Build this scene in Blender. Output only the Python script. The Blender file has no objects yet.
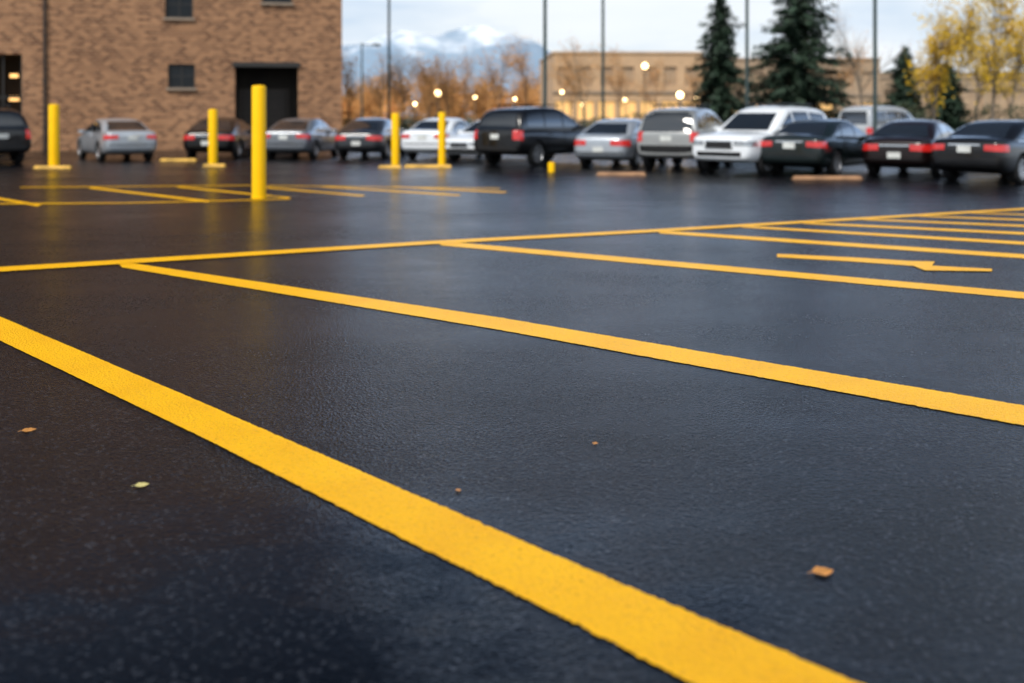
import bpy, bmesh, math, random
from mathutils import Vector, Matrix, Quaternion
from mathutils.bvhtree import BVHTree
from mathutils import noise as mnoise
R=random.Random(7)
scene=bpy.context.scene
col=scene.collection
F=995.0; HZ=115.0; CH=1.57; CX=512.0
def G(px,py,z=0.0):
    y=F*CH/(py-HZ); return Vector(((px-CX)/F*y,y,z))
def D(px,depth,z=0.0): return Vector(((px-CX)/F*depth,depth,z))
def ZH(py,depth): return CH+(HZ-py)/F*depth

# ------------------------------------------------------------ materials
def newmat(name):
    m=bpy.data.materials.new(name); m.use_nodes=True
    nt=m.node_tree; b=nt.nodes['Principled BSDF']; return m,nt,b
def simple(name,c,rough=.6,metal=0,coat=0,var=0.0,scale=6.0,bump=0.0,bscale=60,emit=None,spec=None,coord='Object',trans=0):
    m,nt,b=newmat(name)
    b.inputs['Roughness'].default_value=rough; b.inputs['Metallic'].default_value=metal
    b.inputs['Coat Weight'].default_value=coat; b.inputs['Coat Roughness'].default_value=.04
    if spec is not None: b.inputs['Specular IOR Level'].default_value=spec
    tc=nt.nodes.new('ShaderNodeTexCoord')
    n=nt.nodes.new('ShaderNodeTexNoise'); n.inputs['Scale'].default_value=scale; n.inputs['Detail'].default_value=4
    nt.links.new(tc.outputs[coord],n.inputs['Vector'])
    r=nt.nodes.new('ShaderNodeValToRGB')
    r.color_ramp.elements[0].position=.3; r.color_ramp.elements[1].position=.7
    r.color_ramp.elements[0].color=(*[x*(1-var) for x in c],1); r.color_ramp.elements[1].color=(*[min(1,x*(1+var)) for x in c],1)
    nt.links.new(n.outputs['Fac'],r.inputs['Fac']); nt.links.new(r.outputs['Color'],b.inputs['Base Color'])
    if bump>0:
        n2=nt.nodes.new('ShaderNodeTexNoise'); n2.inputs['Scale'].default_value=bscale; n2.inputs['Detail'].default_value=3
        nt.links.new(tc.outputs[coord],n2.inputs['Vector'])
        bp=nt.nodes.new('ShaderNodeBump'); bp.inputs['Strength'].default_value=bump; bp.inputs['Distance'].default_value=.01
        nt.links.new(n2.outputs['Fac'],bp.inputs['Height']); nt.links.new(bp.outputs['Normal'],b.inputs['Normal'])
    if emit:
        b.inputs['Emission Color'].default_value=(*emit[0],1); b.inputs['Emission Strength'].default_value=emit[1]
    if trans:
        tr=nt.nodes.new('ShaderNodeBsdfTranslucent'); ms=nt.nodes.new('ShaderNodeMixShader'); ms.inputs[0].default_value=trans
        nt.links.new(r.outputs['Color'],tr.inputs['Color']); nt.links.new(b.outputs[0],ms.inputs[1]); nt.links.new(tr.outputs[0],ms.inputs[2])
        nt.links.new(ms.outputs[0],nt.nodes['Material Output'].inputs['Surface'])
    return m

def asphalt():
    m,nt,b=newmat('wet_asphalt'); N=nt.nodes; L=nt.links
    tc=N.new('ShaderNodeTexCoord')
    big=N.new('ShaderNodeTexNoise'); big.inputs['Scale'].default_value=.30; big.inputs['Detail'].default_value=6; big.inputs['Roughness'].default_value=.62
    L.new(tc.outputs['Object'],big.inputs['Vector'])
    mp=N.new('ShaderNodeMapping'); mp.inputs['Scale'].default_value=(.25,1.2,1); mp.inputs['Rotation'].default_value=(0,0,.5)
    L.new(tc.outputs['Object'],mp.inputs['Vector'])
    st=N.new('ShaderNodeTexNoise'); st.inputs['Scale'].default_value=1.4; st.inputs['Detail'].default_value=7; st.inputs['Roughness'].default_value=.7
    L.new(mp.outputs['Vector'],st.inputs['Vector'])
    ad0=N.new('ShaderNodeMath'); ad0.operation='MULTIPLY_ADD'; ad0.inputs[1].default_value=.35
    L.new(st.outputs['Fac'],ad0.inputs[0]); L.new(big.outputs['Fac'],ad0.inputs[2])
    # low spot in the lot where a smooth film of water stands
    vs_=N.new('ShaderNodeVectorMath'); vs_.operation='SUBTRACT'; vs_.inputs[1].default_value=(-1.8,2.4,0); L.new(tc.outputs['Object'],vs_.inputs[0])
    vm=N.new('ShaderNodeVectorMath'); vm.operation='MULTIPLY'; vm.inputs[1].default_value=(.48,.95,0); L.new(vs_.outputs[0],vm.inputs[0])
    vl=N.new('ShaderNodeVectorMath'); vl.operation='LENGTH'; L.new(vm.outputs[0],vl.inputs[0])
    pr=N.new('ShaderNodeMapRange'); pr.interpolation_type='SMOOTHSTEP'; pr.inputs['From Min'].default_value=.5; pr.inputs['From Max'].default_value=3.6
    pr.inputs['To Min'].default_value=.28; pr.inputs['To Max'].default_value=0; L.new(vl.outputs['Value'],pr.inputs['Value'])
    ad=N.new('ShaderNodeMath'); ad.operation='SUBTRACT'; L.new(ad0.outputs[0],ad.inputs[0]); L.new(pr.outputs[0],ad.inputs[1])
    v=N.new('ShaderNodeTexVoronoi'); v.inputs['Scale'].default_value=72; v.inputs['Randomness'].default_value=1
    L.new(tc.outputs['Object'],v.inputs['Vector'])
    sepc=N.new('ShaderNodeSeparateColor'); L.new(v.outputs['Color'],sepc.inputs[0])
    rr=N.new('ShaderNodeMapRange'); rr.inputs['From Min'].default_value=.40; rr.inputs['From Max'].default_value=.88
    rr.inputs['To Min'].default_value=.10; rr.inputs['To Max'].default_value=.25
    L.new(ad.outputs[0],rr.inputs['Value'])
    rc=N.new('ShaderNodeMath'); rc.operation='MULTIPLY_ADD'; rc.inputs[1].default_value=.09
    L.new(sepc.outputs[1],rc.inputs[0]); L.new(rr.outputs[0],rc.inputs[2]); L.new(rc.outputs[0],b.inputs['Roughness'])
    b.inputs['Specular IOR Level'].default_value=.22
    f=N.new('ShaderNodeTexNoise'); f.inputs['Scale'].default_value=44; f.inputs['Detail'].default_value=8; f.inputs['Roughness'].default_value=.8
    L.new(tc.outputs['Object'],f.inputs['Vector'])
    cr=N.new('ShaderNodeValToRGB'); cr.color_ramp.elements[0].position=.42; cr.color_ramp.elements[1].position=.72
    cr.color_ramp.elements[0].color=(.0002,.0003,.0006,1); cr.color_ramp.elements[1].color=(.0030,.0040,.0064,1)
    L.new(f.outputs['Fac'],cr.inputs['Fac'])
    st2=N.new('ShaderNodeValToRGB'); st2.color_ramp.elements[0].position=.84; st2.color_ramp.elements[0].color=(0,0,0,1); st2.color_ramp.elements[1].position=1; st2.color_ramp.elements[1].color=(.024,.027,.034,1)
    L.new(sepc.outputs[0],st2.inputs['Fac'])
    adc=N.new('ShaderNodeMixRGB'); adc.blend_type='ADD'; adc.inputs[0].default_value=1; L.new(cr.outputs['Color'],adc.inputs[1]); L.new(st2.outputs['Color'],adc.inputs[2])
    L.new(adc.outputs['Color'],b.inputs['Base Color'])
    mx=N.new('ShaderNodeMath'); mx.operation='MULTIPLY_ADD'; mx.inputs[1].default_value=1.5
    L.new(v.outputs['Distance'],mx.inputs[0]); L.new(f.outputs['Fac'],mx.inputs[2])
    bs=N.new('ShaderNodeMapRange'); bs.inputs['From Min'].default_value=.36; bs.inputs['From Max'].default_value=.88
    bs.inputs['To Min'].default_value=.07; bs.inputs['To Max'].default_value=.95
    L.new(ad.outputs[0],bs.inputs['Value'])
    bp=N.new('ShaderNodeBump'); bp.inputs['Distance'].default_value=.009
    L.new(bs.outputs[0],bp.inputs['Strength']); L.new(mx.outputs[0],bp.inputs['Height'])
    L.new(bp.outputs['Normal'],b.inputs['Normal'])
    # thin water film lying over the stones
    cw=N.new('ShaderNodeMapRange'); cw.inputs['From Min'].default_value=.5; cw.inputs['From Max'].default_value=.85
    cw.inputs['To Min'].default_value=.21; cw.inputs['To Max'].default_value=.09
    L.new(ad0.outputs[0],cw.inputs['Value']); L.new(cw.outputs[0],b.inputs['Coat Weight'])
    b.inputs['Coat Roughness'].default_value=.17; b.inputs['Coat IOR'].default_value=1.33
    bp3=N.new('ShaderNodeBump'); bp3.inputs['Strength'].default_value=.12; bp3.inputs['Distance'].default_value=.006; L.new(mx.outputs[0],bp3.inputs['Height']); L.new(bp3.outputs['Normal'],b.inputs['Coat Normal'])
    return m
def roadpaint():
    m,nt,b=newmat('yellow_road_paint'); N=nt.nodes; L=nt.links
    f=N.new('ShaderNodeTexNoise'); f.inputs['Scale'].default_value=50; f.inputs['Detail'].default_value=8; f.inputs['Roughness'].default_value=.85
    g=N.new('ShaderNodeTexNoise'); g.inputs['Scale'].default_value=2.2; g.inputs['Detail'].default_value=6
    v=N.new('ShaderNodeTexVoronoi'); v.inputs['Scale'].default_value=72
    geo=N.new('ShaderNodeNewGeometry')
    for n in (f,g,v): L.new(geo.outputs['Position'],n.inputs['Vector'])
    r1=N.new('ShaderNodeValToRGB'); r1.color_ramp.elements[0].position=.29; r1.color_ramp.elements[1].position=.47
    r1.color_ramp.elements[0].color=(.40,.14,.001,1); r1.color_ramp.elements[1].color=(1,.525,.0005,1)
    L.new(f.outputs['Fac'],r1.inputs['Fac'])
    r2=N.new('ShaderNodeValToRGB'); r2.color_ramp.elements[0].position=.3; r2.color_ramp.elements[1].position=.6
    r2.color_ramp.elements[0].color=(.93,.88,.82,1); r2.color_ramp.elements[1].color=(1,1,1,1)
    L.new(g.outputs['Fac'],r2.inputs['Fac'])
    mx=N.new('ShaderNodeMixRGB'); mx.blend_type='MULTIPLY'; mx.inputs[0].default_value=1
    L.new(r1.outputs[0],mx.inputs[1]); L.new(r2.outputs[0],mx.inputs[2]); L.new(mx.outputs[0],b.inputs['Base Color'])
    b.inputs['Roughness'].default_value=.40; b.inputs['Specular IOR Level'].default_value=.16
    b.inputs['Coat Weight'].default_value=.08; b.inputs['Coat Roughness'].default_value=.2; b.inputs['Coat IOR'].default_value=1.33
    hh=N.new('ShaderNodeMath'); hh.operation='MULTIPLY_ADD'; hh.inputs[1].default_value=1.1; L.new(v.outputs['Distance'],hh.inputs[0]); L.new(f.outputs['Fac'],hh.inputs[2])
    bp=N.new('ShaderNodeBump'); bp.inputs['Strength'].default_value=.9; bp.inputs['Distance'].default_value=.008
    L.new(hh.outputs[0],bp.inputs['Height']); L.new(bp.outputs['Normal'],b.inputs['Normal'])
    return m
def brick():
    m,nt,b=newmat('brick'); N=nt.nodes; L=nt.links
    tc=N.new('ShaderNodeTexCoord'); sp=N.new('ShaderNodeSeparateXYZ'); L.new(tc.outputs['Object'],sp.inputs[0])
    ad=N.new('ShaderNodeMath'); ad.operation='ADD'; L.new(sp.outputs[0],ad.inputs[0]); L.new(sp.outputs[1],ad.inputs[1])
    cb=N.new('ShaderNodeCombineXYZ'); L.new(ad.outputs[0],cb.inputs[0]); L.new(sp.outputs[2],cb.inputs[1])
    bt=N.new('ShaderNodeTexBrick'); bt.inputs['Scale'].default_value=1
    bt.inputs['Brick Width'].default_value=.28; bt.inputs['Row Height'].default_value=.14; bt.inputs['Mortar Size'].default_value=.014
    bt.inputs['Color1'].default_value=(.40,.205,.105,1); bt.inputs['Color2'].default_value=(.125,.054,.030,1); bt.inputs['Mortar'].default_value=(.33,.225,.145,1)
    bt.inputs['Bias'].default_value=-.02
    L.new(cb.outputs[0],bt.inputs['Vector'])
    n=N.new('ShaderNodeTexNoise'); n.inputs['Scale'].default_value=.4; n.inputs['Detail'].default_value=4; L.new(tc.outputs['Object'],n.inputs['Vector'])
    r=N.new('ShaderNodeValToRGB'); r.color_ramp.elements[0].position=.3; r.color_ramp.elements[0].color=(.92,.90,.89,1); r.color_ramp.elements[1].position=.7; r.color_ramp.elements[1].color=(1.08,1.07,1.06,1)
    L.new(n.outputs['Fac'],r.inputs['Fac'])
    mx=N.new('ShaderNodeMixRGB'); mx.blend_type='MULTIPLY'; mx.inputs[0].default_value=1
    L.new(bt.outputs['Color'],mx.inputs[1]); L.new(r.outputs[0],mx.inputs[2]); L.new(mx.outputs[0],b.inputs['Base Color'])
    b.inputs['Roughness'].default_value=.9; b.inputs['Specular IOR Level'].default_value=.2
    bp=N.new('ShaderNodeBump'); bp.inputs['Strength'].default_value=.5; bp.inputs['Distance'].default_value=.02; bp.invert=True
    L.new(bt.outputs['Fac'],bp.inputs['Height']); L.new(bp.outputs['Normal'],b.inputs['Normal'])
    return m
def mountainmat():
    m,nt,b=newmat('mountain_haze_rock_snow'); N=nt.nodes; L=nt.links
    tc=N.new('ShaderNodeTexCoord'); sp=N.new('ShaderNodeSeparateXYZ'); L.new(tc.outputs['Object'],sp.inputs[0])
    n=N.new('ShaderNodeTexNoise'); n.inputs['Scale'].default_value=.0045; n.inputs['Detail'].default_value=7; n.inputs['Roughness'].default_value=.62
    L.new(tc.outputs['Object'],n.inputs['Vector'])
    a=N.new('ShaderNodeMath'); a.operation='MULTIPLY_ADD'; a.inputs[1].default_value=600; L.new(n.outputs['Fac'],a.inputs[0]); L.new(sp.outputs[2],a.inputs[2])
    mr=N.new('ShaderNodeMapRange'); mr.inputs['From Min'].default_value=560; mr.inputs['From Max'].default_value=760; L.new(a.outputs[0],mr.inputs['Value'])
    r=N.new('ShaderNodeValToRGB'); r.color_ramp.elements[0].color=(.24,.33,.44,1); r.color_ramp.elements[1].color=(.76,.81,.88,1)  # blue distance haze is put into the slope colours
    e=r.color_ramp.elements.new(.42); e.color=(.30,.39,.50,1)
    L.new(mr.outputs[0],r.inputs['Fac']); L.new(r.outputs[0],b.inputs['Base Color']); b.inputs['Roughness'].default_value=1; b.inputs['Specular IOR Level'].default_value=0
    return m
M={}
M['asphalt']=asphalt(); M['paint']=roadpaint(); M['brick']=brick(); M['mount']=mountainmat()
M['bollard']=simple('yellow_bollard_paint',(1,.555,.001),.5,var=.04,scale=3,bump=.1,bscale=20,spec=.2)
M['ground']=simple('dirt_and_grass',(.06,.065,.035),.9,var=.4,scale=.6)
M['kerb']=simple('concrete_kerb',(.3,.29,.27),.8,var=.2,scale=3)
M['stop']=simple('worn_yellow_concrete',(.62,.36,.06),.7,var=.3,scale=5)
M['stopgrey']=simple('brown_concrete',(.28,.15,.075),.7,var=.3,scale=5)
M['glass']=simple('car_glass',(.010,.013,.017),.03,spec=1.0,var=.1,coat=.6)
M['tyre']=simple('tyre_rubber',(.008,.008,.009),.8,var=.2)
M['rim']=simple('alloy_rim',(.5,.51,.53),.3,.8,var=.1)
M['dark']=simple('dark_plastic',(.008,.008,.009),.55,var=.2)
M['chrome']=simple('chrome_trim',(.7,.7,.7),.15,1)
M['tail']=simple('tail_light_red',(.36,.008,.008),.15,coat=1,var=.2,emit=((1,.04,.03),.25))
M['head']=simple('headlight_lens',(.33,.35,.37),.08,.5,coat=1,var=.5,scale=14)
M['plate']=simple('licence_plate',(.6,.62,.6),.5,var=.1)
M['win']=simple('window_glass',(.010,.013,.016),.12,var=.3,scale=1,spec=.25)
M['winpale']=simple('pale_office_glass',(.44,.31,.20),.3,var=.2,scale=.7)
M['frame']=simple('dark_window_frame',(.025,.023,.021),.5)
M['oframe']=simple('bronze_window_frame',(.42,.29,.19),.6)
M['interior']=simple('dark_interior',(.026,.020,.015),.8,var=.4,scale=1)
M['door']=simple('brown_steel_door',(.040,.028,.020),.5,var=.2)
M['doorfr']=simple('dark_door_frame',(.06,.042,.03),.5,var=.2)
M['warm']=simple('lit_interior_lamp',(.8,.5,.2),.5,emit=((1,.55,.18),2.2))
M['litwin']=simple('lit_window',(.4,.25,.1),.3,emit=((1,.58,.20),.9))
M['lampglow']=simple('lamp_globe',(.9,.8,.6),.3,emit=((1,.70,.33),10.0))
M['sill']=simple('stone_sill',(.30,.23,.17),.8,var=.15)
M['pole']=simple('dark_green_pole',(.035,.06,.06),.5,var=.1)
M['tan']=simple('tan_stone',(.56,.37,.22),.8,var=.12,scale=.8)
M['tandark']=simple('brown_stone',(.40,.29,.195),.8,var=.15,scale=.8)
M['conifer']=simple('conifer_needles',(.020,.045,.025),.7,var=.6,scale=1.6)
M['bark']=simple('bark',(.07,.05,.035),.9,var=.3,scale=6)
M['palebark']=simple('grey_bark',(.16,.13,.10),.9,var=.3,scale=6)
M['yleaf']=simple('yellow_leaves',(.64,.42,.018),.6,var=.4,scale=1.0,trans=.3)
M['twig']=simple('twigs_brown',(.26,.15,.085),.9,var=.4,scale=.15)
M['oleaf']=simple('orange_brown_leaves',(.62,.32,.11),.8,var=.45,scale=.12,trans=.35)
M['hedge']=simple('hedge_leaves',(.040,.052,.02),.7,var=.6,scale=1.0)
M['leafb']=simple('fallen_leaf_brown',(.50,.22,.05),.6,var=.4,scale=25)
M['leafy']=simple('fallen_leaf_yellow',(.60,.52,.2),.6,var=.3,scale=25)
PAINTS={}
def paint(name,c,metal=.35,coat=1,rough=.32,spec=.5):
    m=simple('car_paint_'+name,c,rough,metal,coat,var=.03,spec=spec); PAINTS[name]=m
paint('silver',(.40,.44,.49)); paint('white',(.78,.82,.86),0); paint('beige',(.33,.34,.34)); paint('vangrey',(.40,.43,.46),0); paint('black',(.003,.003,.004),0,.8,.3,.3); paint('grey',(.17,.19,.22)); paint('darkgreen',(.007,.013,.014),.1,.8,.3,.3); paint('darkgrey',(.025,.029,.036),.2,1); paint('wine',(.009,.0035,.0035),.1,.6,.3,.3)

# ------------------------------------------------------------ helpers
def mesh(name,verts,faces,mats=(),smooth=False):
    me=bpy.data.meshes.new(name); me.from_pydata([tuple(v) for v in verts],[],faces); me.update()
    for mt in mats: me.materials.append(mt)
    if smooth: me.shade_smooth()
    return me
def ob(name,me,parent=None,loc=(0,0,0),rot=(0,0,0),label=None,cat=None,group=None,kind=None):
    o=bpy.data.objects.new(name,me); col.objects.link(o); o.location=loc; o.rotation_euler=rot
    if parent: o.parent=parent
    if label: o['label']=label
    if cat: o['category']=cat
    if group: o['group']=group
    if kind: o['kind']=kind
    return o
class MB:
    def __init__(s): s.v=[]; s.f=[]; s.mi=[]
    def add(s,vs,fs,mi=0):
        k=len(s.v); s.v+= [tuple(v) for v in vs]; s.f+=[tuple(i+k for i in f) for f in fs]; s.mi+=[mi]*len(fs)
    def box(s,x0,x1,y0,y1,z0,z1,mi=0):
        s.add([(x0,y0,z0),(x1,y0,z0),(x1,y1,z0),(x0,y1,z0),(x0,y0,z1),(x1,y0,z1),(x1,y1,z1),(x0,y1,z1)],
              [(0,3,2,1),(4,5,6,7),(0,1,5,4),(1,2,6,5),(2,3,7,6),(3,0,4,7)],mi)
    def tube(s,p0,p1,r0,r1,n=6,mi=0,caps=False):
        p0=Vector(p0);p1=Vector(p1); d=(p1-p0)
        if d.length<1e-6: return
        d.normalize(); a=d.orthogonal().normalized(); b=d.cross(a)
        vs=[];
        for p,r in ((p0,r0),(p1,r1)):
            for i in range(n):
                t=2*math.pi*i/n; vs.append(p+a*math.cos(t)*r+b*math.sin(t)*r)
        fs=[(i,(i+1)%n,n+(i+1)%n,n+i) for i in range(n)]
        if caps: fs+=[tuple(range(n-1,-1,-1)),tuple(range(n,2*n))]
        s.add(vs,fs,mi)
    def lathe(s,prof,n=24,axis='z',mi=0):
        vs=[];fs=[];k=len(prof)
        for i in range(n):
            t=2*math.pi*i/n; c=math.cos(t); q=math.sin(t)
            for r,h in prof:
                vs.append((r*c,r*q,h) if axis=='z' else (r*c,h,r*q))
        for i in range(n):
            j=(i+1)%n
            for a in range(k-1): fs.append((i*k+a,j*k+a,j*k+a+1,i*k+a+1))
        s.add(vs,fs,mi)
    def mesh(s,name,mats,smooth=False):
        me=mesh(name,s.v,s.f,mats,False)
        me.polygons.foreach_set('material_index',s.mi)
        if smooth: me.shade_smooth()
        me.update(); return me
def recalc(me):
    bm=bmesh.new(); bm.from_mesh(me); bmesh.ops.remove_doubles(bm,verts=bm.verts,dist=1e-5)
    bmesh.ops.recalc_face_normals(bm,faces=bm.faces); bm.to_mesh(me); bm.free()
def bevelmesh(me,w,seg=2,angle=30):
    bm=bmesh.new(); bm.from_mesh(me)
    es=[e for e in bm.edges if len(e.link_faces)==2 and e.calc_face_angle(0)>math.radians(angle)]
    bmesh.ops.bevel(bm,geom=es,offset=w,segments=seg,affect='EDGES',profile=.5); bm.to_mesh(me); bm.free()
def evalmesh(o,name):
    dg=bpy.context.evaluated_depsgraph_get(); dg.update()
    me=bpy.data.meshes.new_from_object(o.evaluated_get(dg)); me.name=name; return me

# ------------------------------------------------------------ ground, lot, markings
def sheet(name,x0,x1,y0,y1,z,mat,kind='structure',label=None):
    o=ob(name,mesh(name,[(x0,y0,z),(x1,y0,z),(x1,y1,z),(x0,y1,z)],[(0,1,2,3)],[mat]),kind=kind,label=label or name.replace('_',' '),cat=name.replace('_',' ')); return o
sheet('ground',-9000,9000,-600,9500,-.03,M['ground'],label='flat earth and grass reaching the horizon')
sheet('parking_lot',-70,70,-25,56,0,M['asphalt'],label='wet dark asphalt parking lot surface')
k=MB(); k.box(-7,70,56,56.3,-.03,.12); k.box(-70,-26,56,56.3,-.03,.12)
ob('kerb',k.mesh('kerb',[M['kerb']]),kind='structure',label='concrete kerb at the lot edge',cat='kerb')

def strip(up,lo,z,jit=.0035,name='parking_line',label='yellow painted parking bay line on wet asphalt'):
    A=[G(*p) for p in up]; B=[G(*p) for p in lo]
    va=[];vb=[]
    for i in range(len(A)-1):
        n=max(2,int((A[i+1]-A[i]).length/.010)); n=min(n,900)
        for j in range(n+(1 if i==len(A)-2 else 0)):
            t=j/n; va.append(A[i].lerp(A[i+1],t)); vb.append(B[i].lerp(B[i+1],t))
    def jt(v,s):
        d=mnoise.noise(Vector((v.x*14,v.y*14,s)))*jit*1.8+mnoise.noise(Vector((v.x*45,v.y*45,s)))*jit*2.4+mnoise.noise(Vector((v.x*90,v.y*90,s)))*jit*1.6+mnoise.noise(Vector((v.x*1.1,v.y*1.1,s)))*jit*2
        return d
    vs=[];fs=[]
    for i,(a,b) in enumerate(zip(va,vb)):
        w=(a-b).normalized()
        vs+= [a+w*jt(a,1), b-w*jt(b,9)]
        if i: fs.append((2*i-2,2*i-1,2*i+1,2*i))
    vs=[(v.x,v.y,z) for v in vs]
    c=Vector((sum(v[0] for v in vs)/len(vs),sum(v[1] for v in vs)/len(vs),z))
    me=mesh(name,[(v[0]-c.x,v[1]-c.y,0) for v in vs],fs,[M['paint']])
    bm=bmesh.new(); bm.from_mesh(me); bmesh.ops.recalc_face_normals(bm,faces=bm.faces)
    if sum(f.normal.z for f in bm.faces)<0: bmesh.ops.reverse_faces(bm,faces=bm.faces)
    bm.to_mesh(me); bm.free()
    return ob(name,me,loc=c,kind='structure',label=label,cat='road marking',group='painted parking lines')
strip([(-90,278),(0,317),(200,402),(400,489),(600,575),(855,683),(990,740)],[(-90,300),(0,341),(200,437),(400,538),(560,617),(690,683),(810,740)],.004,label='broad yellow painted bay line with rough edges')
strip([(116,261),(500,318),(1024,406),(1200,436)],[(122,267.6),(500,330.4),(1024,426),(1200,458)],.004)
strip([(437,241),(1024,292.5),(1250,313)],[(441,245.7),(1024,299),(1250,322)],.004)
strip([(656,230.5),(1024,254.5),(1250,269)],[(660,233.7),(1024,258.7),(1250,275)],.004)
strip([(738,225.5),(1024,242),(1250,255)],[(742,227.7),(1024,245),(1250,260)],.004)
strip([(800,222.2),(1024,232.5),(1250,243)],[(804,224.1),(1024,234.9),(1250,247)],.004)
strip([(860,218.8),(1024,225.2),(1250,235)],[(864,220.3),(1024,227.1),(1250,238)],.004)
strip([(915,215.6),(1024,219.3),(1250,227)],[(919,216.8),(1024,220.8),(1250,229.5)],.004)
strip([(965,212.6),(1024,214.3),(1250,220)],[(969,213.5),(1024,215.3),(1250,222)],.004)
strip([(-200,279),(0,267.5),(118,260.5),(430,241.5),(660,229.5),(1024,208.5),(1250,196)],[(-200,285),(0,272.2),(118,264.8),(430,244.8),(660,232.2),(1024,210.2),(1250,198.2)],.008,label='long yellow cross line at the head of the bays')
strip([(777,254),(850,257.5),(915,261.5)],[(777,257.5),(850,261.7),(915,266.3)],.004,name='arrow_marking',label='yellow painted arrow shaft')
a=[G(*p) for p in [(935,262.2),(932,266.3),(992,269.6),(992,272),(925,271),(914,266.8),(914,261.6)]]
c0=sum(a,Vector())/len(a)
me=mesh('arrow_marking',[(v.x-c0.x,v.y-c0.y,0) for v in a],[(6,5,1,0),(5,4,1),(1,4,3,2)],[M['paint']])
ob('arrow_marking',me,loc=(c0.x,c0.y,.008),kind='structure',label='yellow painted arrow head',cat='road marking')
far=[((-40,191),(42,205)),((92,187.2),(212,201)),((180,186.6),(292,197.5)),((255,186.2),(366,195.5)),((325,186.4),(462,195)),((395,186.5),(508,192))]
for q,((a0,b0),(a1,b1)) in enumerate(far):
    tw=.85 if q<2 else .55
    strip([(a0,b0),(a1,b1)],[(a0-4,b0+1.3*tw),(a1-5,b1+1.8*tw)],.004)
strip([(-60,204),(130,203),(290,199)],[(-60,205),(130,203.8),(290,199.7)],.008)
strip([(20,187.4),(250,185.4),(500,188.5)],[(20,188.0),(250,185.9),(500,189.1)],.008)

# ------------------------------------------------------------ camera
cam=bpy.data.cameras.new('camera'); co=bpy.data.objects.new('camera',cam); col.objects.link(co); scene.camera=co
co.location=(0,0,CH); co.rotation_euler=(math.radians(90),0,0)
cam.sensor_width=36; cam.lens=F/1024*36; cam.shift_y=(HZ-341.5)/1024; cam.clip_end=20000
cam.dof.use_dof=True; cam.dof.focus_distance=6.2; cam.dof.aperture_fstop=1.0

# ------------------------------------------------------------ world
w=bpy.data.worlds.new('World'); scene.world=w; w.use_nodes=True; nt=w.node_tree; N=nt.nodes; L=nt.links
bg=N['Background']; sky=N.new('ShaderNodeTexSky'); sky.sky_type='NISHITA'; sky.sun_disc=False
sky.sun_rotation=math.radians(215)
sc=N.new('ShaderNodeVectorMath'); sc.operation='SCALE'; sc.inputs['Scale'].default_value=.12; L.new(sky.outputs[0],sc.inputs[0])
tc=N.new('ShaderNodeTexCoord'); mp=N.new('ShaderNodeMapping'); mp.inputs['Scale'].default_value=(1,1,4.5); L.new(tc.outputs['Generated'],mp.inputs['Vector'])
cn=N.new('ShaderNodeTexNoise'); cn.inputs['Scale'].default_value=2.6; cn.inputs['Detail'].default_value=6; cn.inputs['Roughness'].default_value=.55; L.new(mp.outputs[0],cn.inputs['Vector'])
cr=N.new('ShaderNodeValToRGB'); cr.color_ramp.elements[0].position=.30; cr.color_ramp.elements[0].color=(.75,.75,.75,1); cr.color_ramp.elements[1].position=.6; cr.color_ramp.elements[1].color=(1,1,1,1)
L.new(cn.outputs['Fac'],cr.inputs['Fac'])
cc=N.new('ShaderNodeValToRGB'); cc.color_ramp.elements[0].position=.34; cc.color_ramp.elements[0].color=(.66,.79,.95,1); cc.color_ramp.elements[1].position=.57; cc.color_ramp.elements[1].color=(.97,1.02,1.07,1)
cn2=N.new('ShaderNodeTexNoise'); cn2.inputs['Scale'].default_value=4.5; cn2.inputs['Detail'].default_value=6; L.new(mp.outputs[0],cn2.inputs['Vector']); L.new(cn2.outputs['Fac'],cc.inputs['Fac'])
mx=N.new('ShaderNodeMixRGB'); L.new(cr.outputs[0],mx.inputs[0]); L.new(sc.outputs[0],mx.inputs[1]); L.new(cc.outputs[0],mx.inputs[2])
# unseen bright belt and dark upper sky ahead, added to shape asphalt reflections
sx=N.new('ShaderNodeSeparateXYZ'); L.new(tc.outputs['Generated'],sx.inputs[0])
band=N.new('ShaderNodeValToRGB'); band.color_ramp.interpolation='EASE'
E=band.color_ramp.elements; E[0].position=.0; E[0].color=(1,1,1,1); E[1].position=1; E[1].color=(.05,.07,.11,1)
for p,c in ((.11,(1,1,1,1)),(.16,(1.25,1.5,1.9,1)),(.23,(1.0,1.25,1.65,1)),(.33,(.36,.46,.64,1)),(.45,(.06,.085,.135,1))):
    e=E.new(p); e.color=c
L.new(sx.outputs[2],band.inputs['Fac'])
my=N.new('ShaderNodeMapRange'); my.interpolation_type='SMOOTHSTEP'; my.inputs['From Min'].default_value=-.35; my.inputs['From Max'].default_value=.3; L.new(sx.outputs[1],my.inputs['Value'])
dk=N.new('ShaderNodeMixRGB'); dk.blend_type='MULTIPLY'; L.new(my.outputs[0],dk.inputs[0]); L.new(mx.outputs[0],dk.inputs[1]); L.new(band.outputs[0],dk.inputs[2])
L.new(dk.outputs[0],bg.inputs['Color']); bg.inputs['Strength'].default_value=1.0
sun=bpy.data.lights.new('sun','SUN'); so=bpy.data.objects.new('sun',sun); col.objects.link(so); sun.energy=3.6; sun.angle=math.radians(18); sun.color=(1,.94,.86)
az=math.radians(215); el=math.radians(50)
sd=Vector((math.sin(az)*math.cos(el),math.cos(az)*math.cos(el),math.sin(el)))
so.rotation_euler=sd.to_track_quat('Z','Y').to_euler()
sky.sun_elevation=el
scene.view_settings.view_transform='Standard'; scene.view_settings.look='None'; scene.view_settings.exposure=0

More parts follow.
